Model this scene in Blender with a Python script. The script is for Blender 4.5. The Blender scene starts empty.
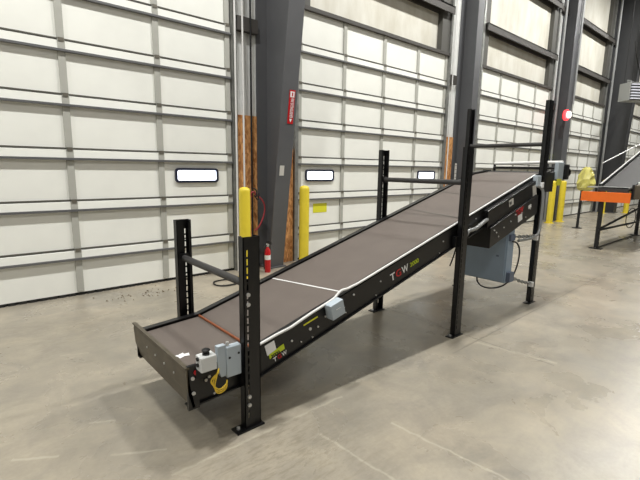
import bpy, bmesh, math, random
from mathutils import Vector, Matrix
random.seed(7)
scene = bpy.context.scene
COL = scene.collection
WY = 5.693                     # front plane of the dock doors
CAMZ = 1.6

# ---------------------------------------------------------------- materials
def s2l(c):
    return tuple((v/255/12.92) if v/255 <= .04045 else (((v/255)+.055)/1.055)**2.4 for v in c)

def mat(name, rgb, rough=.5, metal=0.0, noise=0.0, nscale=8.0, bump=0.0, bscale=60.0, coat=0.0, emit=None, estr=0.0, spec=.5):
    m = bpy.data.materials.new(name); m.use_nodes = True
    nt = m.node_tree; b = nt.nodes['Principled BSDF']
    c = s2l(rgb)
    b.inputs['Base Color'].default_value = (*c, 1)
    b.inputs['Roughness'].default_value = rough
    b.inputs['Metallic'].default_value = metal
    b.inputs['Specular IOR Level'].default_value = spec
    if coat: b.inputs['Coat Weight'].default_value = coat
    if emit:
        b.inputs['Emission Color'].default_value = (*s2l(emit), 1); b.inputs['Emission Strength'].default_value = estr
    if noise or bump:
        tc = nt.nodes.new('ShaderNodeTexCoord')
        if noise:
            n = nt.nodes.new('ShaderNodeTexNoise'); n.inputs['Scale'].default_value = nscale; n.inputs['Detail'].default_value = 6
            nt.links.new(tc.outputs['Object'], n.inputs['Vector'])
            r = nt.nodes.new('ShaderNodeValToRGB')
            r.color_ramp.elements[0].position = .3; r.color_ramp.elements[1].position = .7
            r.color_ramp.elements[0].color = (*[v*(1-noise) for v in c], 1)
            r.color_ramp.elements[1].color = (*[min(1, v*(1+noise)) for v in c], 1)
            nt.links.new(n.outputs['Fac'], r.inputs['Fac']); nt.links.new(r.outputs['Color'], b.inputs['Base Color'])
        if bump:
            n2 = nt.nodes.new('ShaderNodeTexNoise'); n2.inputs['Scale'].default_value = bscale; n2.inputs['Detail'].default_value = 4
            nt.links.new(tc.outputs['Object'], n2.inputs['Vector'])
            bp = nt.nodes.new('ShaderNodeBump'); bp.inputs['Strength'].default_value = bump; bp.inputs['Distance'].default_value = .01
            nt.links.new(n2.outputs['Fac'], bp.inputs['Height']); nt.links.new(bp.outputs['Normal'], b.inputs['Normal'])
    return m

M = {}
M['door'] = mat('door_white', (243, 244, 238), .45, noise=.03, nscale=3)
M['strut'] = mat('strut_white', (243, 244, 238), .4, noise=.02, nscale=5)
M['lip'] = mat('galvanised_lip', (120, 121, 124), .38, .5)
M['seamdark'] = mat('joint_dark', (84, 82, 76), .7)
M['stile'] = mat('stile_beige', (176, 176, 169), .5, noise=.04)
M['hinge'] = mat('hinge_steel', (120, 116, 106), .45, .5)
M['rubber'] = mat('rubber_black', (34, 33, 32), .8, noise=.3, nscale=30)
M['jamb'] = mat('jamb_grey', (84, 83, 79), .6)
M['girt'] = mat('girt_dark', (72, 69, 66), .6)
M['track'] = mat('track_galvanised', (150, 151, 148), .4, .55, noise=.2, nscale=12)
M['wallmetal'] = mat('wall_metal', (228, 229, 227), .4, noise=.05)
M['colgrey'] = mat('column_grey', (92, 93, 96), .45, noise=.05, nscale=4)
M['colshade'] = mat('column_grey_shaded', (58, 59, 61), .5, noise=.05, nscale=4)  # darker copy of the column grey, shade put into the colour
M['black'] = mat('powder_black', (14, 14, 16), .34, noise=.15, nscale=14)
M['blackmatte'] = mat('black_matte', (20, 20, 21), .55, noise=.2, nscale=20)
M['bar'] = mat('bar_darkgrey', (54, 53, 53), .45)
M['belt'] = mat('belt_greybrown', (98, 89, 83), .62, noise=.06, nscale=5, bump=.15, bscale=300)
M['belt_dark'] = mat('belt_charcoal', (54, 53, 53), .65, noise=.08, nscale=4)
M['bronze'] = mat('worn_bronze_steel', (92, 85, 72), .45, .35, noise=.22, nscale=9)
M['strip'] = mat('white_strip', (222, 222, 220), .35, noise=.04)
M['greybox'] = mat('enclosure_grey', (176, 187, 196), .45, noise=.03)
M['whitebox'] = mat('enclosure_white', (214, 216, 216), .45)
M['bluegrey'] = mat('panel_bluegrey', (150, 168, 188), .45, noise=.05)
M['bluegrey2'] = mat('latch_bluegrey', (96, 108, 130), .45)
M['conduit'] = mat('conduit_grey', (150, 152, 152), .4, .2)
M['pipewhite'] = mat('pipe_white', (224, 224, 222), .4)
M['orange'] = mat('orange_paint', (236, 112, 34), .4, noise=.05)
M['lacing'] = mat('lacing_orange', (158, 88, 52), .5)
M['yellow'] = mat('bollard_yellow', (226, 204, 58), .42, noise=.05, nscale=6)
M['cable_y'] = mat('cable_yellow', (226, 190, 50), .45)
M['cable_k'] = mat('cable_black', (24, 24, 24), .5)
M['cable_r'] = mat('cable_red', (150, 50, 58), .5)
M['red'] = mat('red_paint', (196, 24, 32), .32)
M['white'] = mat('label_white', (240, 240, 240), .5)
M['lime'] = mat('label_lime', (196, 214, 40), .5)
M['labelyellow'] = mat('label_yellow', (224, 222, 52), .5)
M['bolt'] = mat('bolt_zinc', (206, 206, 204), .35, .4)
M['navy'] = mat('window_frame_navy', (34, 38, 58), .4)
M['pane'] = mat('lit_pane', (240, 245, 255), .3, emit=(236, 243, 255), estr=2.5)
M['redlamp'] = mat('red_lamp', (235, 60, 60), .3, emit=(255, 60, 70), estr=2.0)
M['whitelamp'] = mat('white_lamp', (255, 235, 230), .3, emit=(255, 225, 220), estr=3.0)
M['heater'] = mat('heater_grey', (150, 152, 150), .5)
M['louvre'] = mat('louvre_white', (225, 228, 238), .4)
M['paper'] = mat('paper', (206, 204, 198), .6)

def osb():
    m = mat('osb_board', (178, 122, 70), .75); nt = m.node_tree; b = nt.nodes['Principled BSDF']
    tc = nt.nodes.new('ShaderNodeTexCoord')
    v = nt.nodes.new('ShaderNodeTexVoronoi'); v.inputs['Scale'].default_value = 26
    mp = nt.nodes.new('ShaderNodeMapping'); mp.inputs['Scale'].default_value = (1.4, 1, .6)
    nt.links.new(tc.outputs['Object'], mp.inputs['Vector']); nt.links.new(mp.outputs['Vector'], v.inputs['Vector'])
    n = nt.nodes.new('ShaderNodeTexNoise'); n.inputs['Scale'].default_value = 9; n.inputs['Detail'].default_value = 8
    nt.links.new(mp.outputs['Vector'], n.inputs['Vector'])
    mx = nt.nodes.new('ShaderNodeMix'); mx.data_type = 'FLOAT'; mx.inputs[0].default_value = .5
    sp = nt.nodes.new('ShaderNodeSeparateColor'); nt.links.new(v.outputs['Color'], sp.inputs[0])
    nt.links.new(sp.outputs[0], mx.inputs[2]); nt.links.new(n.outputs['Fac'], mx.inputs[3])
    r = nt.nodes.new('ShaderNodeValToRGB')
    r.color_ramp.elements[0].position = .2; r.color_ramp.elements[0].color = (*s2l((158, 98, 52)), 1)
    r.color_ramp.elements[1].position = .85; r.color_ramp.elements[1].color = (*s2l((240, 182, 118)), 1)
    nt.links.new(mx.outputs[0], r.inputs['Fac']); nt.links.new(r.outputs['Color'], b.inputs['Base Color'])
    return m
M['osb'] = osb()

def stained(name, rgb, stain):
    m = mat(name, rgb, .6); nt = m.node_tree; b = nt.nodes['Principled BSDF']
    tc = nt.nodes.new('ShaderNodeTexCoord'); mp = nt.nodes.new('ShaderNodeMapping'); mp.inputs['Scale'].default_value = (1.6, 1, .6)
    n = nt.nodes.new('ShaderNodeTexNoise'); n.inputs['Scale'].default_value = 1.6; n.inputs['Detail'].default_value = 7; n.inputs['Roughness'].default_value = .6
    nt.links.new(tc.outputs['Object'], mp.inputs['Vector']); nt.links.new(mp.outputs['Vector'], n.inputs['Vector'])
    r = nt.nodes.new('ShaderNodeValToRGB')
    r.color_ramp.elements[0].position = .34; r.color_ramp.elements[0].color = (*s2l(stain), 1)
    r.color_ramp.elements[1].position = .62; r.color_ramp.elements[1].color = (*s2l(rgb), 1)
    nt.links.new(n.outputs['Fac'], r.inputs['Fac']); nt.links.new(r.outputs['Color'], b.inputs['Base Color'])
    return m
M['liner'] = stained('wall_liner_stained', (220, 218, 208), (202, 198, 184))

def translucent_yellow():
    m = mat('bag_yellow', (222, 214, 118), .35, noise=.12, nscale=10)
    m.node_tree.nodes['Principled BSDF'].inputs['Transmission Weight'].default_value = .25
    return m
M['bag'] = translucent_yellow()

def concrete():
    m = mat('polished_concrete', (160, 153, 140), .42); nt = m.node_tree; b = nt.nodes['Principled BSDF']; L = nt.links.new
    geo = nt.nodes.new('ShaderNodeNewGeometry')
    def noise(scale, detail, vec, rough=.55, dist=0):
        n = nt.nodes.new('ShaderNodeTexNoise'); n.inputs['Scale'].default_value = scale; n.inputs['Detail'].default_value = detail
        n.inputs['Roughness'].default_value = rough; n.inputs['Distortion'].default_value = dist
        L(vec, n.inputs['Vector']); return n.outputs['Fac']
    def ramp(fac, p0, c0, p1, c1):
        r = nt.nodes.new('ShaderNodeValToRGB'); r.color_ramp.elements[0].position = p0; r.color_ramp.elements[1].position = p1
        r.color_ramp.elements[0].color = (*c0, 1); r.color_ramp.elements[1].color = (*c1, 1); L(fac, r.inputs['Fac']); return r.outputs['Color']
    def mul(a, bb, fac=1.0, mode='MULTIPLY'):
        x = nt.nodes.new('ShaderNodeMix'); x.data_type = 'RGBA'; x.blend_type = mode; x.inputs[0].default_value = fac
        L(a, x.inputs[6]); L(bb, x.inputs[7]); return x.outputs[2]
    pos = geo.outputs['Position']
    base = ramp(noise(.55, 5, pos, .6, .6), .3, s2l((142, 137, 126)), .72, s2l((171, 162, 146)))
    mid = ramp(noise(2.6, 8, pos, .65, .8), .33, (.77, .77, .78), .66, (1.08, 1.06, 1.02))
    c = mul(base, mid)
    mp = nt.nodes.new('ShaderNodeMapping'); mp.inputs['Rotation'].default_value = (0, 0, .35); mp.inputs['Scale'].default_value = (1.3, 5, 1)
    L(pos, mp.inputs['Vector'])
    streak = ramp(noise(1.2, 6, mp.outputs['Vector'], .7, .4), .28, (.86, .86, .86), .55, (1, 1, 1))
    c = mul(c, streak, .8)
    scuff = ramp(noise(1.7, 9, mp.outputs['Vector'], .75, 1.5), .66, (0, 0, 0), .76, (.07, .068, .06))
    c = mul(c, scuff, 1.0, 'ADD')
    fine = ramp(noise(38, 4, pos, .6), .3, (.94, .94, .94), .7, (1.04, 1.04, 1.04))
    c = mul(c, fine)
    # joints, cracks and scratches: thin segments in floor coordinates
    sep = nt.nodes.new('ShaderNodeSeparateXYZ'); L(pos, sep.inputs[0])
    wob = noise(9, 3, pos)
    def math_(op, a, bb=None, clamp=False):
        x = nt.nodes.new('ShaderNodeMath'); x.operation = op; x.use_clamp = clamp
        for i, v in enumerate((a, bb)):
            if v is None: continue
            if isinstance(v, (int, float)): x.inputs[i].default_value = v
            else: L(v, x.inputs[i])
        return x.outputs[0]
    def segment(ax, ay, bx, by, w, soft, wobble=.02):
        dx, dy = bx-ax, by-ay; ln = math.hypot(dx, dy); ux, uy = dx/ln, dy/ln
        px = math_('SUBTRACT', sep.outputs[0], ax); py = math_('SUBTRACT', sep.outputs[1], ay)
        t = math_('ADD', math_('MULTIPLY', px, ux), math_('MULTIPLY', py, uy))
        d = math_('ADD', math_('MULTIPLY', px, -uy), math_('MULTIPLY', py, ux))
        d = math_('ADD', d, math_('MULTIPLY', math_('SUBTRACT', wob, .5), wobble))
        d = math_('ABSOLUTE', d)
        f = math_('DIVIDE', math_('SUBTRACT', w+soft, d), soft, True)
        e = math_('MULTIPLY', math_('GREATER_THAN', t, 0), math_('LESS_THAN', t, ln))
        return math_('MULTIPLY', f, e)
    def over(c, fac, rgb, amt):
        x = nt.nodes.new('ShaderNodeMix'); x.data_type = 'RGBA'
        L(math_('MULTIPLY', fac, amt), x.inputs[0]); L(c, x.inputs[6]); x.inputs[7].default_value = (*s2l(rgb), 1); return x.outputs[2]
    for sg in [(3.685, 2.95, 3.66, 1.2, .004, .008), (3.2, 1.87, 9.5, 2.02, .003, .008), (3.685, 2.95, 3.7, 5.6, .003, .008)]:
        c = over(c, segment(*sg), (112, 106, 96), .75)
    for sg in [(1.974, 1.55, 2.1, .45, .004, .008), (3.6, 1.86, 3.72, 1.2, .006, .02), (.72, 1.98, 1.95, 1.98, .003, .012), (1.55, 1.75, 1.62, .9, .003, .01),
               (.52, 2.35, .78, 2.2, .003, .008), (.1, 2.65, .3, 2.52, .004, .01), (.5, 2.75, .64, 2.68, .003, .008), (.55, 3.95, .75, 3.86, .003, .01)]:
        c = over(c, segment(*sg, .05), (196, 190, 172), .32)
    # dirt and dark wear near the front door and front post
    def blob(cx, cy, r):
        px = math_('SUBTRACT', sep.outputs[0], cx); py = math_('SUBTRACT', sep.outputs[1], cy)
        d = math_('SQRT', math_('ADD', math_('MULTIPLY', px, px), math_('MULTIPLY', py, py)))
        return math_('SUBTRACT', 1, math_('DIVIDE', d, r), True)
    dirt = ramp(noise(7, 8, mp.outputs['Vector'], .75), .48, (0, 0, 0), .62, (1, 1, 1))
    for (cx, cy, r, amt) in [(1.25, 1.75, .75, .55), (3.5, 1.95, .45, .25), (1.75, 5.2, .7, .6), (.9, 4.6, 1.3, .4)]:
        bl = math_('MULTIPLY', blob(cx, cy, r), math_('MULTIPLY', dirt, 1.6), True)
        c = over(c, bl, (122, 114, 98), amt)
    L(c, b.inputs['Base Color'])
    rr = nt.nodes.new('ShaderNodeMapRange'); rr.inputs['From Min'].default_value = .3; rr.inputs['From Max'].default_value = .7
    rr.inputs['To Min'].default_value = .2; rr.inputs['To Max'].default_value = .42
    L(noise(1.4, 6, pos, .6, .5), rr.inputs['Value']); L(rr.outputs[0], b.inputs['Roughness'])
    bp = nt.nodes.new('ShaderNodeBump'); bp.inputs['Strength'].default_value = .05; bp.inputs['Distance'].default_value = .01
    L(noise(14, 5, pos), bp.inputs['Height']); L(bp.outputs['Normal'], b.inputs['Normal'])
    return m
M['floor'] = concrete()

# ---------------------------------------------------------------- mesh helpers
def smooth(pts, k=5):
    P = [Vector(p) for p in pts]; P = [P[0]*2-P[1]]+P+[P[-1]*2-P[-2]]; out = []
    for a, b, c, d in zip(P, P[1:], P[2:], P[3:]):
        for i in range(k):
            t = i/k; out.append(.5*((2*b)+(c-a)*t+(2*a-5*b+4*c-d)*t*t+(3*b-a-3*c+d)*t**3))
    return out+[P[-2]]
class MB:
    def __init__(s): s.bm = bmesh.new()
    def quad(s, *ps):
        s.bm.faces.new([s.bm.verts.new(p) for p in ps]); return s
    def box(s, x0, x1, y0, y1, z0, z1):
        v = [s.bm.verts.new((x, y, z)) for x in (x0, x1) for y in (y0, y1) for z in (z0, z1)]
        for f in ((0, 1, 3, 2), (4, 6, 7, 5), (0, 4, 5, 1), (2, 3, 7, 6), (0, 2, 6, 4), (1, 5, 7, 3)):
            s.bm.faces.new([v[i] for i in f])
        return s
    def prism(s, poly, axis, a, b):
        # poly: list of 2D points; extruded along axis from a to b. axis 'y': (x,z); 'z': (x,y); 'x': (y,z)
        def P(q, t): return {'y': (q[0], t, q[1]), 'z': (q[0], q[1], t), 'x': (t, q[0], q[1])}[axis]
        A = [s.bm.verts.new(P(q, a)) for q in poly]; B = [s.bm.verts.new(P(q, b)) for q in poly]; n = len(poly)
        s.bm.faces.new(A); s.bm.faces.new(B[::-1])
        for i in range(n): s.bm.faces.new((A[i], B[i], B[(i+1) % n], A[(i+1) % n]))
        return s
    def tube(s, pts, r, n=10, closed=False, radii=None):
        pts = [Vector(p) for p in pts]; rings = []; up = None; N = len(pts)
        for i, p in enumerate(pts):
            if closed: t = (pts[(i+1) % N]-pts[i-1]).normalized()
            else: t = (pts[min(i+1, N-1)]-pts[max(i-1, 0)]).normalized()
            if up is None:
                up = Vector((0, 0, 1)) if abs(t.z) < .9 else Vector((1, 0, 0))
            a = (up-t*up.dot(t)).normalized(); b = t.cross(a); up = a
            rr = radii[i] if radii else r
            rings.append([s.bm.verts.new(p+rr*(math.cos(2*math.pi*k/n)*a+math.sin(2*math.pi*k/n)*b)) for k in range(n)])
        for i in range(N if closed else N-1):
            A, B = rings[i], rings[(i+1) % N]
            for k in range(n):
                s.bm.faces.new((A[k], A[(k+1) % n], B[(k+1) % n], B[k]))
        if not closed:
            s.bm.faces.new(rings[0][::-1]); s.bm.faces.new(rings[-1])
        return s
    def lathe(s, prof, cx, cy, n=24, cz=0):
        rings = [[s.bm.verts.new((cx+r*math.cos(2*math.pi*k/n), cy+r*math.sin(2*math.pi*k/n), cz+z)) for k in range(n)] for r, z in prof]
        for A, B in zip(rings, rings[1:]):
            for k in range(n): s.bm.faces.new((A[k], A[(k+1) % n], B[(k+1) % n], B[k]))
        s.bm.faces.new(rings[0][::-1]); s.bm.faces.new(rings[-1]); return s
    def build(s, name, material, parent=None, bevel=0.0, smooth=False):
        bm = s.bm
        bmesh.ops.recalc_face_normals(bm, faces=bm.faces)
        me = bpy.data.meshes.new(name)
        # origin at the bottom centre of the mesh
        lo = Vector([min(v.co[i] for v in bm.verts) for i in range(3)]); hi = Vector([max(v.co[i] for v in bm.verts) for i in range(3)])
        org = Vector(((lo.x+hi.x)/2, (lo.y+hi.y)/2, lo.z))
        for v in bm.verts: v.co -= org
        bm.to_mesh(me); bm.free()
        if smooth:
            for p in me.polygons: p.use_smooth = True
            me.set_sharp_from_angle(angle=math.radians(40))
        me.materials.append(material)
        o = bpy.data.objects.new(name, me); COL.objects.link(o)
        place(o, org, parent)
        if bevel:
            md = o.modifiers.new('bevel', 'BEVEL'); md.width = bevel; md.segments = 2; md.limit_method = 'ANGLE'
        return o

WORLD = {}
def place(o, org, parent=None):
    WORLD[o] = Vector(org)
    if parent is not None:
        o.parent = parent; o.location = Vector(org)-WORLD[parent]
    else: o.location = org

def tag(o, label=None, cat=None, group=None, kind=None):
    if label: o['label'] = label
    if cat: o['category'] = cat
    if group: o['group'] = group
    if kind: o['kind'] = kind
    return o
def thing(name, loc, label=None, cat=None, group=None, kind=None):
    o = bpy.data.objects.new(name, None); o.empty_display_size = .1; COL.objects.link(o); place(o, Vector(loc))
    return tag(o, label, cat, group, kind)

def writing(name, text, origin, xdir, ydir, size, material, parent, width=None):
    cu = bpy.data.curves.new(name, 'FONT'); cu.body = text; cu.size = 1; cu.extrude = .01; cu.offset = .012
    tmp = bpy.data.objects.new(name+'_tmp', cu); COL.objects.link(tmp)
    dg = bpy.context.evaluated_depsgraph_get(); dg.update()
    me = bpy.data.meshes.new_from_object(tmp.evaluated_get(dg)); bpy.data.objects.remove(tmp)
    xs = [v.co.x for v in me.vertices]; ys = [v.co.y for v in me.vertices]
    w, h = max(xs)-min(xs), max(ys)-min(ys)
    X = Vector(xdir).normalized(); Y = Vector(ydir).normalized(); Z = X.cross(Y)
    sx = (width/w) if width else size/h
    org = Vector(origin)
    for v in me.vertices:
        v.co = X*((v.co.x-min(xs))*sx)+Y*((v.co.y-min(ys))*size/h)+Z*(v.co.z*.1+.0012)
    me.materials.clear(); me.materials.append(material)
    o = bpy.data.objects.new(name, me); COL.objects.link(o); place(o, org, parent); return o

# ---------------------------------------------------------------- the setting
tag(MB().box(-9, 34, -9, 6.2, -.2, 0).build('floor', M['floor']), kind='structure')

doors = [(-1.051, 3.204), (4.42, 8.66), (10.1, 14.35), (15.25, 19.42), (22.55, 26.8)]
ZS = [0, .461, 1.051, 1.654, 2.258, 2.85, 3.447, 4.12]
HEAD = 4.12
# wall: ribbed metal between the doors, smooth liner above them
w = MB(); lw = MB()
edges = [-9]+[e for d in doors for e in d]+[34]
for i in range(0, len(edges), 2):
    a, b = edges[i], edges[i+1]
    w.box(a, b, WY+.05, WY+.25, 0, 9)
    x = a+.03
    while x < b-.05:
        w.box(x, x+.06, WY+.03, WY+.05, 0, 9); x += .19
for a, b in doors: lw.box(a-.0, b+.0, WY+.12, WY+.25, HEAD, 9)
tag(w.build('wall_back', M['wallmetal']), kind='structure')
tag(lw.build('wall_upper', M['liner']), kind='structure')

def make_door(n, xa, xb, wins, detail):
    root = thing('door_%d' % n, ((xa+xb)/2, WY, 0), kind='structure')
    pw = (xb-xa)/4
    for k in range(7):
        z0, z1 = ZS[k], ZS[k+1]
        MB().box(xa, xb, WY+.035, WY+.11, z0+(.035 if k == 0 else .004), z1-.004).build('door_panel', M['door'], root)
        if k > 0:
            MB().prism([(WY+.05, z0+.012), (WY, z0+.012), (WY+.004, z0+.098), (WY+.05, z0+.112)], 'x', xa+.01, xb-.01).build('strut', M['strut'], root)
            MB().box(xa+.01, xb-.01, WY-.018, WY+.05, z0-.014, z0+.01).build('strut_lip', M['lip'], root)
            MB().box(xa+.01, xb-.01, WY+.012, WY+.05, z0+.112, z0+.127).build('joint_strip', M['seamdark'], root)
    for k in range(5):
        x = xa+pw*k; x = min(max(x, xa+.05), xb-.05)
        MB().box(x-.037, x+.037, WY+.012, WY+.05, .05, HEAD-.01).build('stile', M['stile'], root)
        for z in ZS[1:7]:
            MB().box(x-.037, x+.037, WY-.004, WY+.02, z+.012, z+.112).build('stile_bracket', M['stile'], root)
            if detail: MB().box(x-.028, x+.028, WY-.012, WY-.002, z+.092, z+.13).build('hinge', M['hinge'], root)
    r = MB()
    x = xa
    while x < xb-.02:
        r.box(x, min(x+.07, xb), WY+.03, WY+.1, .0, .035); x += .1
    r.box(xa, xb, WY+.05, WY+.09, 0, .034)
    r.build('bottom_seal', M['rubber'], root)
    MB().box(xa-.02, xb+.02, WY-.03, WY+.12, HEAD-.03, HEAD+.03).build('head_lip', M['girt'], root)
    for (wx0, wx1, wz0, wz1) in wins:
        f = rounded_ring(wx0, wx1, wz0, wz1, .05, .03, WY+.006, WY+.045).build('window_frame', M['navy'], root)
        MB().box(wx0+.02, wx1-.02, WY+.022, WY+.04, wz0+.02, wz1-.02).build('window_pane', M['pane'], f)
    return root

def rrect(x0, x1, z0, z1, r, n=5):
    out = []
    for cx, cz, a in ((x1-r, z1-r, 0), (x0+r, z1-r, 90), (x0+r, z0+r, 180), (x1-r, z0+r, 270)):
        for k in range(n+1):
            t = math.radians(a+90*k/n); out.append((cx+r*math.cos(t), cz+r*math.sin(t)))
    return out
def rounded_ring(x0, x1, z0, z1, r, wd, ya, yb):
    m = MB(); bm = m.bm
    O = rrect(x0, x1, z0, z1, r); I = rrect(x0+wd, x1-wd, z0+wd, z1-wd, r*.5); n = len(O)
    vo = [[bm.verts.new((p[0], y, p[1])) for p in O] for y in (ya, yb)]; vi = [[bm.verts.new((p[0], y, p[1])) for p in I] for y in (ya, yb)]
    for i in range(n):
        j = (i+1) % n
        bm.faces.new((vo[0][i], vo[0][j], vi[0][j], vi[0][i])); bm.faces.new((vo[1][i], vi[1][i], vi[1][j], vo[1][j]))
        bm.faces.new((vo[0][i], vo[1][i], vo[1][j], vo[0][j])); bm.faces.new((vi[0][i], vi[0][j], vi[1][j], vi[1][i]))
    return m
for i, (a, b) in enumerate(doors):
    make_door(i+1, a, b, [(a+.19, a+.85, 1.362, 1.563), (b-.88, b-.235, 1.362, 1.563)], i < 4)

# steel around and above the doors
tn = [0]
def trim(mb, m):
    tn[0] += 1
    return tag(mb.build('trim_%d' % tn[0], m), kind='structure')
for a, b in doors:
    for x0, x1 in ((a-.075, a-.005), (b+.005, b+.075)):
        t = MB(); t.box(x0, x1, WY-.03, WY-.02, 0, 8.5); t.box(x0, x0+.012, WY-.02, WY+.09, 0, 8.5); t.box(x1-.012, x1, WY-.02, WY+.09, 0, 8.5)
        trim(t, M['track'])
    for z0, z1 in ((4.93, 5.09), (6.38, 6.54)):
        g = MB(); g.box(a-.0, b+.0, WY-.1, WY+.12, z1-.03, z1); g.box(a, b, WY+.09, WY+.12, z0, z1); g.box(a, b, WY-.1, WY-.075, z0, z1)
        trim(g, M['girt'])
    for x0, x1 in ((a+.02, a+.24), (b-.3, b-.02)):
        trim(MB().box(x0, x1, WY-.0, WY+.12, HEAD+.03, 8.5), M['jamb'])
gaps = [(doors[i][1]+.08, doors[i+1][0]-.08) for i in range(4)]
for (a, b), (c0, c1) in zip(gaps, [(3.285, 3.63), (8.74, 8.98), (14.43, 14.75), (19.5, 19.7)]):
    trim(MB().box(c0, c1, WY-.05, WY+.05, 3.52, 3.71), M['girt'])
    trim(MB().box(a, b, WY-.05, WY+.05, 6.38, 6.54), M['girt'])

# columns -----------------------------------------------------------
def column(x, half, ybot, slope, top, label, wall_half=None, cm='colgrey'):
    root = thing('steel_column', (x, WY-.1, 0), label, 'column', 'grey steel building columns')
    yf = lambda z: ybot-slope*z
    MB().prism([(WY+.04, 0), (yf(0)+.01, 0), (yf(top)+.01, top), (WY+.04, top)], 'x', x-.006, x+.006).build('web', M[cm], root)
    f = MB(); f.prism([(yf(0)-.014, 0), (yf(0)+.01, 0), (yf(top)+.01, top), (yf(top)-.014, top)], 'x', x-half, x+half); f.build('flange', M[cm], root)
    wh = wall_half or half
    MB().box(x-wh, x+wh, WY+.02, WY+.045, 0, top).build('flange', M[cm], root)
    MB().box(x-half-.03, x+half+.03, yf(0)-.06, WY+.05, 0, .02).build('base_plate', M[cm], root)
    return root
column(3.835, .135, 5.49, .132, 8.6, 'tapered grey steel column carrying the red vertical sign, behind the front post', .2)
column(9.3, .12, 5.36, 0, 8.6, 'grey steel column rising behind the middle conveyor posts', .22)
column(15.0, .2, 5.36, 0, 8.6, 'grey steel column with the glowing red dock light', .24)
column(20.0, .16, 5.04, .035, 8.6, 'deep shaded grey steel column behind the hanging heater', .3, 'colshade')

tag(MB().box(-9, 34, -9, 6.2, 8.7, 8.9).build('ceiling', mat('ceiling_white', (214, 214, 210), .8)), kind='structure')

# plywood beside the columns
def ply(x0, x1, z1, label, y=WY+.008):
    tag(MB().box(x0, x1, y, y+.018, .0, z1).build('plywood_board', M['osb']), label, 'plywood board', 'plywood boards between the dock doors')
ply(3.29, 3.632, 2.353, 'tall orange plywood board left of the tapered column, behind the near yellow bollard')
ply(4.04, 4.335, 1.9, 'orange plywood board right of the tapered column, beside the taller bollard')
ply(8.745, 9.075, 2.352, 'orange plywood board left of the column behind the middle crossbar')
# pipes on the wall between the first two doors
def pipe(x, y, r, z0, z1, m, label):
    t = MB(); t.tube([(x, y, z0), (x, y, z1)], r, 12)
    tag(t.build('conduit_pipe', m, smooth=True), label, 'pipe', 'pipes beside the tapered column')
pipe(3.36, WY-.06, .014, 0, 8.6, M['pipewhite'], 'white vertical pipe rising straight above the nearest yellow bollard')
pipe(3.235, WY-.06, .014, 0, 8.6, M['pipewhite'], 'thin white vertical pipe right along the first dock door edge')
pipe(3.5, WY-.05, .014, 0, 8.6, M['blackmatte'], 'dark vertical pipe closest to the tapered column')
pipe(8.78, WY-.06, .012, 0, 8.6, M['pipewhite'], 'white vertical pipe left of the middle column')
pipe(9.68, WY-.1, .03, 0, 8.6, M['conduit'], 'grey vertical pipe right of the middle column')
pipe(14.62, WY-.1, .035, 0, 8.6, M['conduit'], 'grey vertical pipe left of the column with the red light')
pipe(15.12, 5.3, .03, 3.7, 8.6, M['conduit'], 'grey pipe running down the front of the red light column')
pipe(19.62, WY-.12, .04, 0, 8.6, M['conduit'], 'grey vertical pipe left of the deep dark column')

# bollards ------------------------------------------------------------
def bollard(x, y, label, r=.094, h=1.3):
    root = thing('bollard', (x, y, 0), label, 'bollard', 'yellow bollards by the dock doors')
    MB().lathe([(r, .012), (r, h-.05), (r*.96, h-.02), (r*.75, h), (r*.3, h+.012)], x, y, 28).build('sleeve', M['yellow'], root, smooth=True)
    MB().lathe([(r+.05, 0), (r+.05, .012)], x, y, 28).build('base_ring', M['yellow'], root, smooth=True)
bollard(3.1, 5.2, 'yellow bollard standing behind the nearest black post', .08)
bollard(4.26, 5.3, 'yellow bollard at the left edge of the second dock door', .08)
bollard(14.06, 5.235, 'left yellow bollard below the raised end of the conveyor')
bollard(14.75, 5.19, 'right yellow bollard below the raised end of the conveyor')
bollard(19.35, 5.3, 'left yellow bollard beneath the orange bar')
bollard(20.35, 4.75, 'right yellow bollard beneath the orange bar')

# ---------------------------------------------------------------- the conveyor
CV = thing('belt_conveyor', (3.4, 2.55, 0), 'long black inclined belt conveyor on six slotted posts in front of the dock doors', 'conveyor')
TP = [(.89, .447), (1.345, .477), (5.28, 1.568), (5.62, 1.602)]
def T(x):
    for (x0, z0), (x1, z1) in zip(TP, TP[1:]):
        if x <= x1: return z0+(z1-z0)*(x-x0)/(x1-x0)
    return TP[-1][1]
YN, YF = 2.138, 3.0
SL = math.atan2(1.568-.477, 5.28-1.345)
def band(xs, up, dn, ya, yb):
    top = [(x, T(x)+up) for x in xs]; bot = [(x, T(x)+dn) for x in xs]
    return MB().prism(top+bot[::-1], 'y', ya, yb)
XS = [.89, 1.345, 5.28, 5.62]
# side rails: C channels
for ya, yb, s in ((YN, YN+.008, 1), (YF-.008, YF, -1)):
    m = band(XS, 0, -.203, ya, yb)
    top = [(x, T(x)) for x in XS]
    def extra(up, dn, y0, y1):
        tp = [(x, T(x)+up) for x in XS]; bt = [(x, T(x)+dn) for x in XS]
        m.prism(tp+bt[::-1], 'y', y0, y1)
    if s == 1:
        extra(.0, -.008, YN-.0, YN+.05); extra(-.195, -.203, YN-.018, YN+.05)
    else:
        extra(.0, -.008, YF-.05, YF); extra(-.195, -.203, YF-.05, YF)
    m.build('side_rail', M['black'], CV)
belt = band([.915, 1.345, 5.28, 5.66], -.022, -.15, YN+.055, YF-.045).build('belt', M['belt'], CV)
def belt_line(name, x, w, m, skew=0):
    t = T(x)-.022
    q = MB(); z0 = t; z1 = T(x+w)-.022
    q.bm.faces.new([q.bm.verts.new(p) for p in ((x+skew, YN+.06, T(x+skew)-.0195), (x+skew+w, YN+.06, T(x+skew+w)-.0195), (x+w, YF-.05, T(x+w)-.0195), (x, YF-.05, T(x)-.0195))])
    return q.build(name, m, belt)
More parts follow.
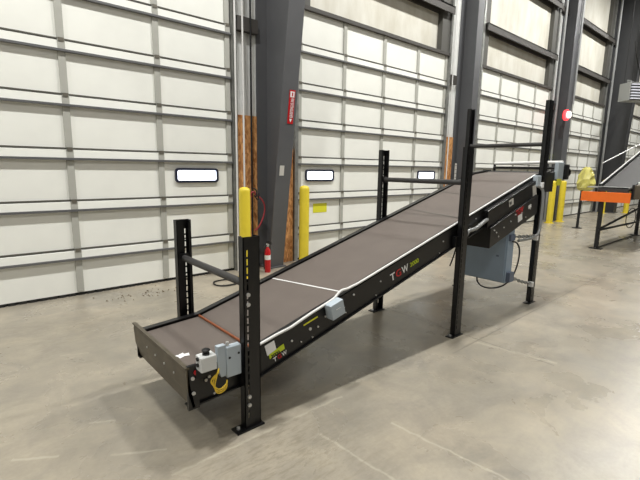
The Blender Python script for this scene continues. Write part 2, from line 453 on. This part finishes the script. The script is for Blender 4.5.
belt_line('belt_seam', 2.02, .014, M['strip'], .12)
belt_line('belt_seam', 3.86, .012, M['seamdark'], -.1)
belt_line('belt_seam', 4.5, .012, M['seamdark'], -.1)
MB().tube([(1.345, YN+.055, .459), (1.345, YF-.045, .459)], .009, 10).build('belt_roller', M['lacing'], CV, smooth=True)
# torn white sticker on the belt
st = MB(); zz = T(1.0)-.0205
P0 = Vector((.985, 2.42, zz)); pts = [(-.03, -.03), (.005, -.02), (.03, -.035), (.04, .0), (.01, .01), (.015, .03), (-.02, .022), (-.045, .03), (-.03, 0)]
st.bm.faces.new([st.bm.verts.new(P0+Vector((a, b, a*.088))) for a, b in pts]); st.build('torn_sticker', M['white'], belt)
# white strip and conduit along the near rail
pts = [(1.33, YN-.006, T(1.33)+.014), (1.5, YN-.008, T(1.5)+.012), (1.6, YN-.012, T(1.6)+.006), (1.68, YN-.014, T(1.68)+.012), (1.78, YN-.012, T(1.78)+.016), (1.92, YN-.008, T(1.92)+.016),
       (2.0, YN-.006, T(2.0)+.02), (2.08, YN+.008, T(2.08)+.034), (2.2, YN+.01, T(2.2)+.014), (2.6, YN+.01, T(2.6)+.008), (5.2, YN+.01, T(5.2)+.008)]
MB().tube(smooth(pts), .0095, 10).build('white_conduit', M['strip'], CV, smooth=True)
# tail end cap
ec = MB(); 
ec.prism([(.89, .49), (.883, .49), (.877, .46), (.884, .35), (.909, .245), (.924, .245), (.914, .295), (.896, .39)], 'y', YN-.02, YF+.012)
cap = ec.build('end_cap', M['bronze'], CV)
MB().box(.871, .895, YN-.022, YF+.014, .486, .496).build('cap_lip', M['bronze'], cap)
for y in (2.3, 2.45, 2.6, 2.75):
    MB().tube([(.882, y, .4), (.8755, y, .4)], .007, 8).build('rivet', M['bolt'], cap, smooth=True)
MB().box(.885, .95, YN-.02, YN+.0, .235, .5).build('corner_gusset', M['black'], CV)
# bolts and lamps on the near rail
def bolt(x, z, r=.009, y=YN, m='bolt', parent=CV, nm='bolt'):
    MB().tube([(x, y+.002, z), (x, y-.008, z)], r, 8).build(nm, M[m], parent, smooth=True)
bolt(.912, .425, .011, YN-.02); bolt(.915, .335, .011, YN-.02); bolt(1.0, .38); bolt(1.02, .395); bolt(1.1, .41, .012); bolt(1.05, .28, .007)
bolt(.935, .455, .016, YN-.02, 'red', nm='pilot_lamp')
for x, dz, r in [(1.62, -.1, .008), (1.78, -.1, .011), (1.85, -.12, .007), (1.92, -.08, .007), (1.7, -.15, .005), (1.8, -.17, .006), (2.1, -.1, .006), (2.2, -.05, .008), (2.12, -.15, .005), (2.5, -.08, .006), (2.45, -.17, .005),
                 (3.72, -.09, .006), (3.8, -.12, .006), (3.9, -.06, .006), (3.3, -.17, .005), (3.35, -.08, .006)]:
    bolt(x, T(x)+dz, r)
# push button station on the near rail
pb = MB().box(.935, 1.03, YN-.09, YN-.015, .472, .56).build('control_station', M['whitebox'], CV, bevel=.006)
MB().lathe([(.02, 0), (.02, .01), (.012, .013), (.022, .02), (.024, .028), (.015, .034)], .982, YN-.052, 18, .56).build('push_button', M['blackmatte'], pb, smooth=True)
for z in (.51, .545):
    MB().tube([(.936, YN-.052, z), (.926, YN-.052, z)], .011, 10).build('side_button', M['blackmatte'], pb, smooth=True)
MB().box(.93, 1.06, YN-.03, YN, .42, .48).build('bracket', M['blackmatte'], CV)
# grey switch box beside it
sb = MB().box(1.112, 1.208, YN-.05, YN-.004, .372, .56).build('switch_box', M['greybox'], CV, bevel=.005)
MB().prism([(1.06, .575), (1.112, .575), (1.112, .385), (1.08, .385), (1.06, .44)], 'y', YN-.04, YN-.006).build('back_plate', M['greybox'], sb)
for x, z in ((1.13, .495), (1.19, .51)):
    MB().tube([(x, YN-.049, z), (x, YN-.054, z)], .007, 8).build('screw', M['blackmatte'], sb, smooth=True)
MB().tube([(1.13, YN-.025, .56), (1.13, YN-.025, .585)], .01, 8).build('cable_gland', M['bolt'], sb, smooth=True)
for k in range(3):
    d = k*.012
    MB().tube(smooth([(1.06, YN-.05, .45-d), (1.03-d*.8, YN-.08, .425), (1.012-d*.9, YN-.09, .38+d), (1.02, YN-.09, .335+d), (1.05, YN-.085, .318+d), (1.09, YN-.075, .33+d), (1.11, YN-.05, .36)]), .0042, 8).build('yellow_cable', M['cable_y'], CV, smooth=True)
# junction box
jb = MB()
c, s_ = math.cos(SL), math.sin(SL)
def onrail(x, dz): return (x, T(x)+dz)
a0 = Vector((1.9, T(1.9)+.02))
def loc(u, v): return (a0.x+u*c-v*s_, a0.y+u*s_+v*c)
jbm = MB(); jbm.prism([loc(0, 0), loc(.125, 0), loc(.125, -.115), loc(0, -.115)], 'y', YN-.075, YN-.002)
jbo = jbm.build('junction_box', M['greybox'], CV, bevel=.006)
MB().prism([loc(.045, -.045), loc(.085, -.045), loc(.085, -.05), loc(.045, -.05)], 'y', YN-.078, YN-.074).build('lid_mark', M['white'], jbo)
a0 = Vector((1.72, T(1.72)-.04)); MB().prism([loc(0, 0), loc(.13, 0), loc(.13, -.01), loc(0, -.01)], 'y', YN-.003, YN).build('caution_strip', M['labelyellow'], CV)
# lettering on the near rail
XD, YD = (c, 0, s_), (-s_, 0, c)
def rail_text(txt, x, dz, h, w, m, y=YN-.001, xd=XD, yd=YD):
    return writing('lettering', txt, (x, y, T(x)+dz), xd, yd, h, M[m], CV, w)
rail_text('T', 2.63, -.14, .062, .06, 'white'); rail_text('G', 2.7, -.14, .062, .065, 'red'); rail_text('W', 2.775, -.14, .062, .085, 'white')
rail_text('2000', 2.88, -.125, .038, .12, 'lime')
a0 = Vector((1.405, T(1.405)-.02)); MB().prism([loc(0, 0), loc(.075, 0), loc(.075, -.075), loc(0, -.075)], 'y', YN-.003, YN).build('white_sticker', M['white'], CV)
a0 = Vector((1.435, T(1.435)-.095)); MB().prism([loc(0, 0), loc(.125, .01), loc(.125, -.028), loc(0, -.033)], 'y', YN-.0035, YN).build('lime_sticker', M['lime'], CV)
writing('lettering', '2000', (1.455, YN-.004, T(1.455)-.128), XD, YD, .02, M['blackmatte'], CV, .07)
rail_text('T', 1.475, -.17, .03, .03, 'white'); rail_text('G', 1.51, -.17, .03, .03, 'red'); rail_text('W', 1.545, -.17, .03, .04, 'white')
# drive cover under the raised half
cm = MB(); cx0, cx1 = 4.05, 5.15
cm.prism([(cx0, T(cx0)-.03), (cx1, T(cx1)-.03), (cx1, T(cx1)-.22), (cx0, T(cx0)-.22)], 'y', YN-.05, YN)
cv = cm.build('drive_cover', M['black'], CV, bevel=.004)
cm = MB(); cm.prism([(cx0+.03, T(cx0)-.2), (cx1, T(cx1)-.2), (cx1, T(cx1)-.42), (cx0+.03, T(cx0)-.415)], 'y', YN-.075, YN+.3); cm.build('lower_guard', M['black'], cv, bevel=.004)
for x, dz in [(4.2, -.3), (4.35, -.3), (4.5, -.29), (4.75, -.28), (4.95, -.3), (4.25, -.36), (4.6, -.25), (4.15, -.26), (4.85, -.36)]:
    bolt(x, T(x)+dz, .008, YN-.075)
def cov_plate(nm, x, dz, w_, h_, m, y):
    global a0
    a0 = Vector((x, T(x)+dz)); MB().prism([loc(0, 0), loc(w_, 0), loc(w_, -h_), loc(0, -h_)], 'y', y-.003, y).build(nm, M[m], cv)
cov_plate('small_label', 4.47, -.06, .1, .07, 'paper', YN-.05)
cov_plate('small_label', 4.66, -.285, .1, .075, 'white', YN-.075)
writing('lettering', 'TGW', (4.62, YN-.076, T(4.62)-.28), XD, YD, .07, M['red'], cv, .17)
writing('lettering', 'W', (4.49, YN-.0535, T(4.49)-.12), XD, YD, .04, M['blackmatte'], cv, .05)
cov_plate('small_label', 5.02, -.07, .09, .12, 'paper', YN-.05)
cov_plate('small_label', 4.9, -.25, .07, .04, 'white', YN-.075)
MB().tube(smooth([(3.66, YN-.04, .96), (3.68, YN-.045, 1.0), (3.72, YN-.045, 1.025), (3.85, YN-.045, 1.04), (3.98, YN-.045, 1.09), (4.06, YN-.04, 1.11)]), .018, 10).build('flexible_conduit', M['conduit'], CV, smooth=True)
MB().box(5.1, 5.2, YN-.07, YN-.01, 1.42, 1.55).build('conduit_fitting', M['greybox'], CV, bevel=.01)
MB().tube(smooth([(5.12, YN-.06, 1.43), (5.18, YN-.08, 1.41), (5.2, YN-.1, 1.36), (5.2, YN-.11, 1.25), (5.2, YN-.11, 1.0), (5.18, YN-.11, .9), (5.12, YN-.1, .85), (5.0, YN-.09, .83), (4.72, YN-.08, .83)]), .016, 10).build('flexible_conduit', M['conduit'], CV, smooth=True)
# control panel hung under the drive
cp = MB().box(4.6, 4.75, 2.115, 2.74, .345, .98).build('control_panel', M['bluegrey'], CV, bevel=.008)
MB().box(4.588, 4.602, 2.13, 2.725, .36, .965).build('panel_door', M['bluegrey'], cp, bevel=.004)
MB().box(4.585, 4.59, 2.2, 2.23, .64, .66).build('door_latch', M['bluegrey2'], cp)
MB().box(4.62, 4.73, 2.07, 2.115, .36, .47).build('gland_box', M['bluegrey2'], cp, bevel=.004)
MB().box(4.61, 4.72, 2.09, 2.116, .83, .9).build('gland_box', M['bluegrey2'], cp, bevel=.004)
for x in (4.63, 4.72):
    MB().box(x-.02, x+.02, 2.3, 2.6, .98, 1.0).build('hanger', M['black'], cp)
MB().box(4.64, 4.71, 2.25, 2.65, 1.0, T(4.675)-.21).build('hanger_plate', M['black'], cp)
MB().tube(smooth([(4.68, 2.1, .82), (4.74, 2.08, .8), (4.8, 2.07, .72), (4.82, 2.08, .58), (4.79, 2.1, .44), (4.72, 2.14, .33), (4.66, 2.2, .275), (4.6, 2.28, .255), (4.56, 2.36, .27), (4.57, 2.42, .31), (4.62, 2.46, .36)]), .009, 10).build('black_cable', M['cable_k'], CV, smooth=True)
MB().tube(smooth([(3.66, 2.18, .9), (3.665, 2.2, .8), (3.66, 2.22, .72), (3.66, 2.24, .66)]), .007, 8).build('black_cable', M['cable_k'], CV, smooth=True)
def chain(a, b, sag):
    a, b = Vector(a), Vector(b); n = 11; m = MB()
    for i in range(n):
        t = (i+.5)/n; p = a.lerp(b, t)-Vector((0, 0, sag*4*t*(1-t))); d = (b-a).normalized()
        side = Vector((0, 0, 1)) if i % 2 else Vector((0, 1, 0))
        L_ = (b-a).length/n*.75
        ring = [p+d*(L_*math.cos(2*math.pi*k/12))+side*(.016*math.sin(2*math.pi*k/12)) for k in range(12)]
        m.tube(ring, .006, 6, closed=True)
    return m.build('chain', M['conduit'], CV, smooth=True)
chain((4.73, 2.085, .87), (5.205, 2.06, .84), .0)
chain((4.73, 2.09, .4), (5.205, 2.06, .265), .02)
for z in (.82, .25, 1.44):
    MB().box(5.165, 5.205, 2.035, 2.085, z-.03, z+.03).build('outlet_box', M['white'], CV, bevel=.003)
# discharge end
MB().tube([(5.68, YN-.02, 1.545), (5.68, YF+.02, 1.545)], .05, 16).build('end_roller', M['blackmatte'], CV, smooth=True)
MB().box(5.6, 5.75, YF-.03, YF+.02, 1.42, 1.61).build('bearing_plate', M['blackmatte'], CV, bevel=.004)
gb = MB().box(5.7, 5.87, YN-.06, YN-.01, 1.5, 1.71).build('motor_bracket', M['greybox'], CV, bevel=.006)
MB().tube([(5.95, YN-.04, 1.59), (5.98, YN-.04, 1.59)], .07, 18).build('gear_motor', M['blackmatte'], CV, smooth=True)
MB().box(5.87, 5.95, YN-.1, YN+.0, 1.5, 1.69).build('motor_flange', M['blackmatte'], CV, bevel=.01)
MB().box(5.35, 5.66, YN-.03, YN+.0, 1.35, 1.585).build('bearing_plate', M['blackmatte'], CV, bevel=.004)
MB().box(5.6, 5.72, YN-.1, YN-.085, 1.43, 1.51).build('warning_label', M['labelyellow'], CV)
MB().tube([(5.85, YN-.05, 1.715), (5.85, YF-.02, 1.695)], .021, 10).build('guard_bar', M['pipewhite'], CV, smooth=True)
MB().tube([(5.82, YN-.01, 1.64), (5.82, YF-.02, 1.64)], .017, 10).build('guard_bar', M['black'], CV, smooth=True)
MB().tube([(5.85, YF-.02, 1.5), (5.85, YF-.02, 1.7)], .017, 10).build('guard_post', M['black'], CV, smooth=True)
MB().box(5.6, 5.88, YF-.04, YF+.005, 1.45, 1.53).build('guard_foot', M['black'], CV)

# slotted posts
PITCH, SLOT = .0508, .038
def post(x0, x1, y_web, y_open, h, bolts=()):
    root_xy = ((x0+x1)/2, (y_web+y_open)/2)
    t = .005; m = MB(); sgn = 1 if y_open > y_web else -1
    ya, yb = sorted((y_web, y_web+sgn*t))
    cols = [x0+.0275 if sgn > 0 else x1-.0275]; sw = .0055
    xs = [x0, cols[0]-sw, cols[0]+sw, x1]
    for i in (0, 2): m.box(xs[i], xs[i+1], ya, yb, .008, h)
    for i in (1,):
        z = .008; m.box(xs[i], xs[i+1], ya, yb, .008, .07); z = .07
        while z+PITCH < h-.02:
            m.box(xs[i], xs[i+1], ya, yb, z+SLOT, z+PITCH); z += PITCH
        m.box(xs[i], xs[i+1], ya, yb, z, h)
    y0, y1 = sorted((y_web, y_open))
    m.box(x0, x0+t, y0, y1, .008, h); m.box(x1-t, x1, y0, y1, .008, h)
    # small returns at the open edge
    yo = sorted((y_open, y_open-sgn*t)); m.box(x0, x0+.018, *yo, .008, h); m.box(x1-.018, x1, *yo, .008, h)
    p = m.build('support_post', M['black'], CV)
    MB().box(x0-.065, x1+.016, y0-.02, y1+.008, 0, .009).build('foot_plate', M['black'], p)
    MB().tube([(x0-.035, (y0+y1)/2, .009), (x0-.035, (y0+y1)/2, .022)], .012, 6).build('anchor_bolt', M['bolt'], p)
    for z in bolts:
        MB().tube([(cols[0], y0+.001, z), (cols[0], y0-.012, z)], .012, 8).build('post_bolt', M['bolt'], p, smooth=True)
    return p
post(1.219, 1.33, 2.07, 2.122, 1.202, (.16, .215, .8, .86))
post(3.548, 3.655, 2.07, 2.12, 1.805)
post(5.23, 5.33, 2.07, 2.12, 2.4)
post(1.232, 1.345, 3.1, 3.045, 1.196)
post(3.515, 3.625, 3.1, 3.045, 1.796)
post(5.23, 5.33, 3.1, 3.045, 2.39)
for x, z, xr in ((1.275, .905, 1.285), (3.6, 1.483, 3.57), (5.28, 1.91, 5.28)):
    cb = MB().tube([(x, 2.12, z), (xr, 3.045, z)], .024, 14).build('crossbar', M['bar'], CV, smooth=True)
    MB().box(x-.035, x+.035, 2.112, 2.124, z-.035, z+.035).build('end_plate', M['black'], cb)
    MB().box(xr-.035, xr+.035, 3.043, 3.055, z-.035, z+.035).build('end_plate', M['black'], cb)
# stand-offs joining the frame to the posts
for x in (1.265, 3.54, 5.265):
    MB().box(x-.04, x+.04, 2.1, YN+.01, T(x)-.2, T(x)-.1).build('post_bracket', M['black'], CV)
    MB().box(x-.04, x+.04, YF-.01, 3.06, T(x)-.2, T(x)-.1).build('post_bracket', M['black'], CV)

# ---------------------------------------------------------------- things around the tapered column
fe = thing('fire_extinguisher', (3.53, 5.3, 0), 'red fire extinguisher at the foot of the tapered grey column', 'fire extinguisher')
ex, ey = 3.55, 5.3
MB().lathe([(.042, 0), (.046, .01), (.046, .31), (.04, .345), (.025, .375), (.016, .4)], ex, ey, 22).build('cylinder', M['red'], fe, smooth=True)
MB().lathe([(.0465, .2), (.0465, .27)], ex, ey, 22).build('paper_label', M['white'], fe, smooth=True)
MB().lathe([(.022, .4), (.024, .43), (.016, .45)], ex, ey, 14).build('valve', M['bolt'], fe, smooth=True)
MB().box(ex-.01, ex+.01, ey-.11, ey+.02, .45, .462).build('handle', M['blackmatte'], fe)
MB().box(ex-.01, ex+.01, ey-.1, ey+.02, .475, .485).build('lever', M['blackmatte'], fe)
MB().tube(smooth([(ex-.02, ey, .42), (ex-.07, ey-.02, .4), (ex-.09, ey-.03, .3), (ex-.085, ey-.03, .12), (ex-.08, ey-.03, .06)]), .01, 8).build('hose', M['blackmatte'], fe, smooth=True)
cable = MB().tube(smooth([(3.45, WY-.12, 1.14), (3.43, WY-.14, 1.2), (3.47, WY-.15, 1.22), (3.5, WY-.16, 1.17), (3.55, WY-.17, 1.14), (3.62, WY-.18, 1.06), (3.645, WY-.18, .95), (3.62, WY-.18, .84), (3.58, WY-.17, .74), (3.54, WY-.15, .66), (3.5, WY-.12, .62)]), .012, 8)
tag(cable.build('red_cable', M['cable_r'], smooth=True), 'red cable looping off the wall pipes beside the near yellow bollard', 'cable')
tag(MB().tube(smooth([(3.43, WY-.2, 1.28), (3.47, WY-.22, 1.24), (3.46, WY-.23, 1.15), (3.51, WY-.22, 1.2), (3.49, WY-.23, 1.1), (3.44, WY-.21, 1.17)]), .01, 8).build('black_cable', M['cable_k'], smooth=True), 'tangled black cable at the top of the red cable', 'cable')
def floor_loop(cx, cy, rx, ry, ang):
    ps = []
    for k in range(25):
        t = 2*math.pi*k/28; u, v = rx*math.cos(t), ry*math.sin(t)
        ps.append((cx+u*math.cos(ang)-v*math.sin(ang), cy+u*math.sin(ang)+v*math.cos(ang), .012+.004*math.sin(3*t)))
    return ps
tag(MB().tube(floor_loop(2.74, 5.12, .17, .16, 0), .011, 8).build('cable_loop', M['cable_k'], smooth=True), 'loop of black cable lying on the floor before the first dock door', 'cable')
# sign on the tapered column
def yf1(z): return 5.49-.132*z-.014
sz0, sz1 = 2.23, 2.70
sg = thing('vertical_sign', (3.87, yf1(2.45), 2.23), 'red vertical sign with white lettering high on the tapered grey column', 'sign')
q = MB(); q.prism([(yf1(sz0)-.006, sz0), (yf1(sz0), sz0), (yf1(sz1), sz1), (yf1(sz1)-.006, sz1)], 'x', 3.825, 3.925); q.build('sign_plate', M['red'], sg)
dn = Vector((0, yf1(sz0)-yf1(sz1), sz0-sz1)).normalized()
q = MB(); bz = 2.6; q.prism([(yf1(bz)-.009, bz), (yf1(bz)-.005, bz), (yf1(bz+.08)-.005, bz+.08), (yf1(bz+.08)-.009, bz+.08)], 'x', 3.838, 3.912); q.build('pictogram', M['white'], sg)
q = MB(); bz = 2.615; q.prism([(yf1(bz)-.011, bz), (yf1(bz)-.008, bz), (yf1(bz+.05)-.008, bz+.05), (yf1(bz+.05)-.011, bz+.05)], 'x', 3.865, 3.885); q.build('pictogram', M['red'], sg)
writing('lettering', 'FIRE EXTINGUISHER', (3.852, yf1(2.585)-.009, 2.585), dn, (1, 0, 0), .056, M['white'], sg, .275)
q = MB(); q.bm.faces.new([q.bm.verts.new(p) for p in ((3.85, yf1(2.3)-.009, 2.3), (3.9, yf1(2.3)-.009, 2.3), (3.875, yf1(2.25)-.009, 2.25))]); q.build('arrow', M['white'], sg)
# small tag below it
z0, z1 = 1.47, 1.62; q = MB(); q.prism([(yf1(z0)-.004, z0), (yf1(z0), z0), (yf1(z1), z1), (yf1(z1)-.004, z1)], 'x', 3.755, 3.835)
tag(q.build('column_tag', M['paper']), 'small white tag on the tapered column below the red sign', 'tag')
tag(MB().box(4.8, 5.125, WY+.031, WY+.0345, .805, .968).build('door_sticker', M['labelyellow']), 'yellow rectangular sticker on the lower second dock door', 'sticker')
nt_ = thing('notice_sheet', (9.18, 5.33, 1.4), 'white lined notice sheet on the middle column above the belt', 'notice')
MB().box(9.06, 9.14, WY-.1, WY-.095, 1.37, 1.75).build('sheet', M['paper'], nt_)
for k in range(4): MB().box(9.065, 9.135, WY-.102, WY-.1, 1.42+.09*k, 1.43+.09*k).build('printed_line', M['seamdark'], nt_)
# dock light
dl = thing('dock_light', (14.75, 5.3, 3.2), 'glowing red and white dock light on the grey column', 'light')
MB().box(14.5, 14.68, 5.28, 5.36, 3.2, 3.42).build('housing', M['red'], dl, bevel=.02)
MB().tube([(14.53, 5.27, 3.32), (14.53, 5.14, 3.32)], .1, 18).build('white_lens', M['whitelamp'], dl, smooth=True)
MB().tube([(14.5, 5.28, 3.31), (14.5, 5.2, 3.31)], .16, 18).build('red_lens', M['redlamp'], dl, smooth=True)
MB().tube([(14.65, 5.36, 3.3), (14.85, 5.4, 3.3)], .03, 10).build('arm', M['colgrey'], dl)
# heater
ht = thing('unit_heater', (17.1, 4.2, 3.9), 'grey louvred unit heater hanging at top right by the dark column', 'heater')
def rot(px, py, a=-.62, ox=17.35, oy=4.33):
    return (ox+px*math.cos(a)-py*math.sin(a), oy+px*math.sin(a)+py*math.cos(a))
def rbox(x0, x1, y0, y1, z0, z1):
    m = MB(); m.prism([rot(x0, y0), rot(x1, y0), rot(x1, y1), rot(x0, y1)], 'z', z0, z1); return m
rbox(-.3, .5, -.25, .2, 3.93, 4.5).build('housing', M['heater'], ht, bevel=.01)
rbox(-.27, .47, -.262, -.25, 3.95, 4.48).build('grille_back', M['blackmatte'], ht)
for k in range(6): rbox(-.27, .47, -.31, -.262, 3.965+.088*k, 4.005+.088*k).build('louvre', M['louvre'], ht)
MB().tube([(17.25, 4.35, 4.56), (17.4, 4.5, 4.62), (19.9, 4.95, 4.62)], .03, 10).build('bracket_arm', M['conduit'], ht)
for dx, dy in ((-.2, -.18), (-.2, .14), (.4, -.18), (.4, .14)):
    p = rot(dx, dy); MB().tube([(*p, 4.49), (*p, 8.7)], .01, 6).build('hanger_rod', M['blackmatte'], ht)
tag(MB().tube(smooth([(19.2, 4.9, 6.3), (19.3, 4.85, 5.9), (19.6, 4.8, 5.5), (19.7, 4.75, 5.2), (19.62, 4.75, 4.7)]), .02, 8).build('drop_cable', M['cable_k'], smooth=True), 'thin dark cable drooping beside the unit heater', 'cable')

# ---------------------------------------------------------------- second conveyor, to the right
C2 = thing('narrow_conveyor', (12, 2.75, 0), 'grey inclined conveyor with an orange end plate at right edge', 'conveyor')
bx = 10.1; z2 = 1.3; sl2 = .285
def T2(x): return z2 + max(0, x-bx-.25)*sl2
xe = 17.0
def seg2(y0, y1, up, dn, xs=(bx, bx+.25, xe)):
    return MB().prism([(x, T2(x)+up) for x in xs]+[(x, T2(x)+dn) for x in xs[::-1]], 'y', y0, y1)
seg2(2.36, 2.88, 0, -.08).build('belt', M['belt_dark'], C2)
seg2(2.30, 2.35, .06, -.2, (bx+.2, bx+.25, xe)).build('side_rail', M['blackmatte'], C2)
seg2(2.885, 2.935, .06, -.2, (bx+.2, bx+.25, xe)).build('side_rail', M['blackmatte'], C2)
seg2(2.895, 2.92, .072, .055, (bx+.2, bx+.25, xe)).build('edge_strip', M['strip'], C2)
MB().box(bx, bx+.22, 2.34, 3.08, T2(bx)-.02, T2(bx)+.006).build('transfer_plate', M['heater'], C2)
MB().box(bx-.04, bx, 2.3, 3.17, 1.0, 1.2).build('end_plate', M['orange'], C2, bevel=.005)
MB().tube([(10.95, 3.1, 1.8), (13.6, 3.05, 2.34), (17, 2.95, 3.3)], .013, 8).build('guard_rail', M['pipewhite'], C2, smooth=True)
MB().box(bx+.0, bx+1.6, 2.4, 3.0, 1.04, 1.16).build('bed_frame', M['blackmatte'], C2)
for lx in (10.2, 13.3):
    tz = T2(lx)-.16 if lx > 11 else 1.06
    lg = MB().box(lx-.035, lx+.035, 2.78, 2.85, .01, tz).build('leg', M['blackmatte'], C2)
    MB().box(lx-.08, lx+.08, 2.7, 2.93, 0, .012).build('foot_plate', M['blackmatte'], lg)
    MB().box(lx-.04, lx+.04, 2.33, 3.09, tz-.02, tz+.04).build('cross_head', M['blackmatte'], lg)
MB().tube([(10.2, 2.8, .42), (13.3, 2.8, .72)], .025, 8).build('brace', M['blackmatte'], C2)
MB().tube([(10.1, 2.8, .4), (13.3, 2.8, .36)], .025, 8).build('brace', M['blackmatte'], C2)
MB().tube([(10.1, 2.81, .02), (13.3, 2.81, .02)], .015, 8).build('floor_rail', M['bar'], C2)
MB().tube([(10.35+.0, 2.24, 1.16), (10.35, 2.3, 1.16)], .09, 16).build('drive_wheel', M['blackmatte'], C2, smooth=True)
MB().box(10.25, 10.6, 2.1, 2.3, 1.08, 1.36).build('drive_box', M['bronze'], C2, bevel=.02)
MB().box(10.3, 10.5, 2.12, 2.26, 1.36, 1.42).build('drive_cap', M['whitebox'], C2, bevel=.01)
ring = [(12.55+.42*math.cos(t*math.pi/12), 2.8, .5+.24*math.sin(t*math.pi/12)) for t in range(24)]
MB().tube(ring, .01, 6, closed=True).build('hanging_cable', M['cable_k'], C2, smooth=True)

# yellow bag pulled over a thin post
yb_ = thing('wrapped_post', (13.5, 4.26, 0), 'thin dark post with a crumpled yellow bag, left of the orange end plate', 'post')
MB().tube([(13.5, 4.26, .012), (13.55, 4.26, 1.2)], .035, 10).build('post', M['blackmatte'], yb_)
MB().lathe([(.13, 0), (.13, .015)], 13.5, 4.26, 18).build('base_plate', M['blackmatte'], yb_)
bg = MB(); prof = [(.05, 1.05), (.2, 1.08), (.3, 1.16), (.31, 1.28), (.27, 1.4), (.24, 1.5), (.19, 1.6), (.15, 1.68), (.06, 1.73)]
rings = []
for r, z in prof:
    rings.append([bg.bm.verts.new((13.65+.78*r*(1+random.uniform(-.16, .16))*math.cos(2*math.pi*k/18), 4.22+.78*r*(1+random.uniform(-.16, .16))*math.sin(2*math.pi*k/18), z+random.uniform(-.02, .02))) for k in range(18)])
for A, B in zip(rings, rings[1:]):
    for k in range(18): bg.bm.faces.new((A[k], A[(k+1) % 18], B[(k+1) % 18], B[k]))
bg.bm.faces.new(rings[0][::-1]); bg.bm.faces.new(rings[-1])
bg.build('yellow_bag', M['bag'], yb_)
tag(MB().box(14.8, 15.14, WY-.0, WY+.012, 2.0, 2.16).build('yellow_notice', M['lime']), 'yellow green notice on the column just above the conveyor end', 'notice')

# debris swept against the first door
db = MB()
for k in range(60):
    x = random.gauss(1.75, .33); y = random.gauss(5.3, .13)
    if y > 5.6: continue
    r = random.uniform(.004, .014); a = random.uniform(0, 3.14)
    db.prism([(x+r*math.cos(a), y+r*.5*math.sin(a)), (x+r*.4*math.cos(a+2), y+r*math.sin(a+2)), (x+r*.8*math.cos(a+4), y+r*.7*math.sin(a+4))], 'z', .0005, .008)
tag(db.build('floor_debris', mat('debris', (112, 98, 76), .9)), 'scattered bits of brown debris on the floor at the first door', 'debris', kind='stuff')

# ---------------------------------------------------------------- light
def lamp(x, y, power, z=8.2, sx=.6, sy=.25):
    l = bpy.data.lights.new('high_bay_and_fill_lamp', 'AREA'); l.shape = 'RECTANGLE'; l.size = sx; l.size_y = sy; l.energy = power; l.color = (1, .99, .95)
    o = bpy.data.objects.new('high_bay_and_fill_lamp', l); COL.objects.link(o); o.location = (x, y, z)
for x in (-5, 0.3, 4.6, 9.2, 13.8, 18.5, 23): lamp(x, 2.7, 310)
for x, p in ((-3, 100), (2.5, 92), (8, 76), (13.5, 76), (19, 76)): lamp(x, -3.2, p)  # unseen assumed row, fill light on the door fronts
for x in (-3, 3, 9, 15): lamp(x, -8.5, 80)  # unseen row added as front fill for the lower doors
wd = bpy.data.worlds.new('world'); scene.world = wd; wd.use_nodes = True
wd.node_tree.nodes['Background'].inputs[0].default_value = (1, .98, .95, 1); wd.node_tree.nodes['Background'].inputs[1].default_value = .05

# ---------------------------------------------------------------- camera
cd = bpy.data.cameras.new('camera'); cam = bpy.data.objects.new('camera', cd); COL.objects.link(cam)
cd.sensor_width = 36; cd.lens = 422.39*36/640; cd.clip_end = 200
ya, pi, ro = .7156, .1699, .0164
F = Vector((math.sin(ya)*math.cos(pi), math.cos(ya)*math.cos(pi), -math.sin(pi))); R = Vector((math.cos(ya), -math.sin(ya), 0)); U = R.cross(F)
R2 = math.cos(ro)*R+math.sin(ro)*U; U2 = -math.sin(ro)*R+math.cos(ro)*U
cam.matrix_world = Matrix(((R2.x, U2.x, -F.x, 0), (R2.y, U2.y, -F.y, 0), (R2.z, U2.z, -F.z, CAMZ), (0, 0, 0, 1)))
scene.camera = cam
scene.view_settings.view_transform = 'Standard'; scene.view_settings.look = 'None'; scene.view_settings.gamma = 1
scene.view_settings.exposure = 0.0
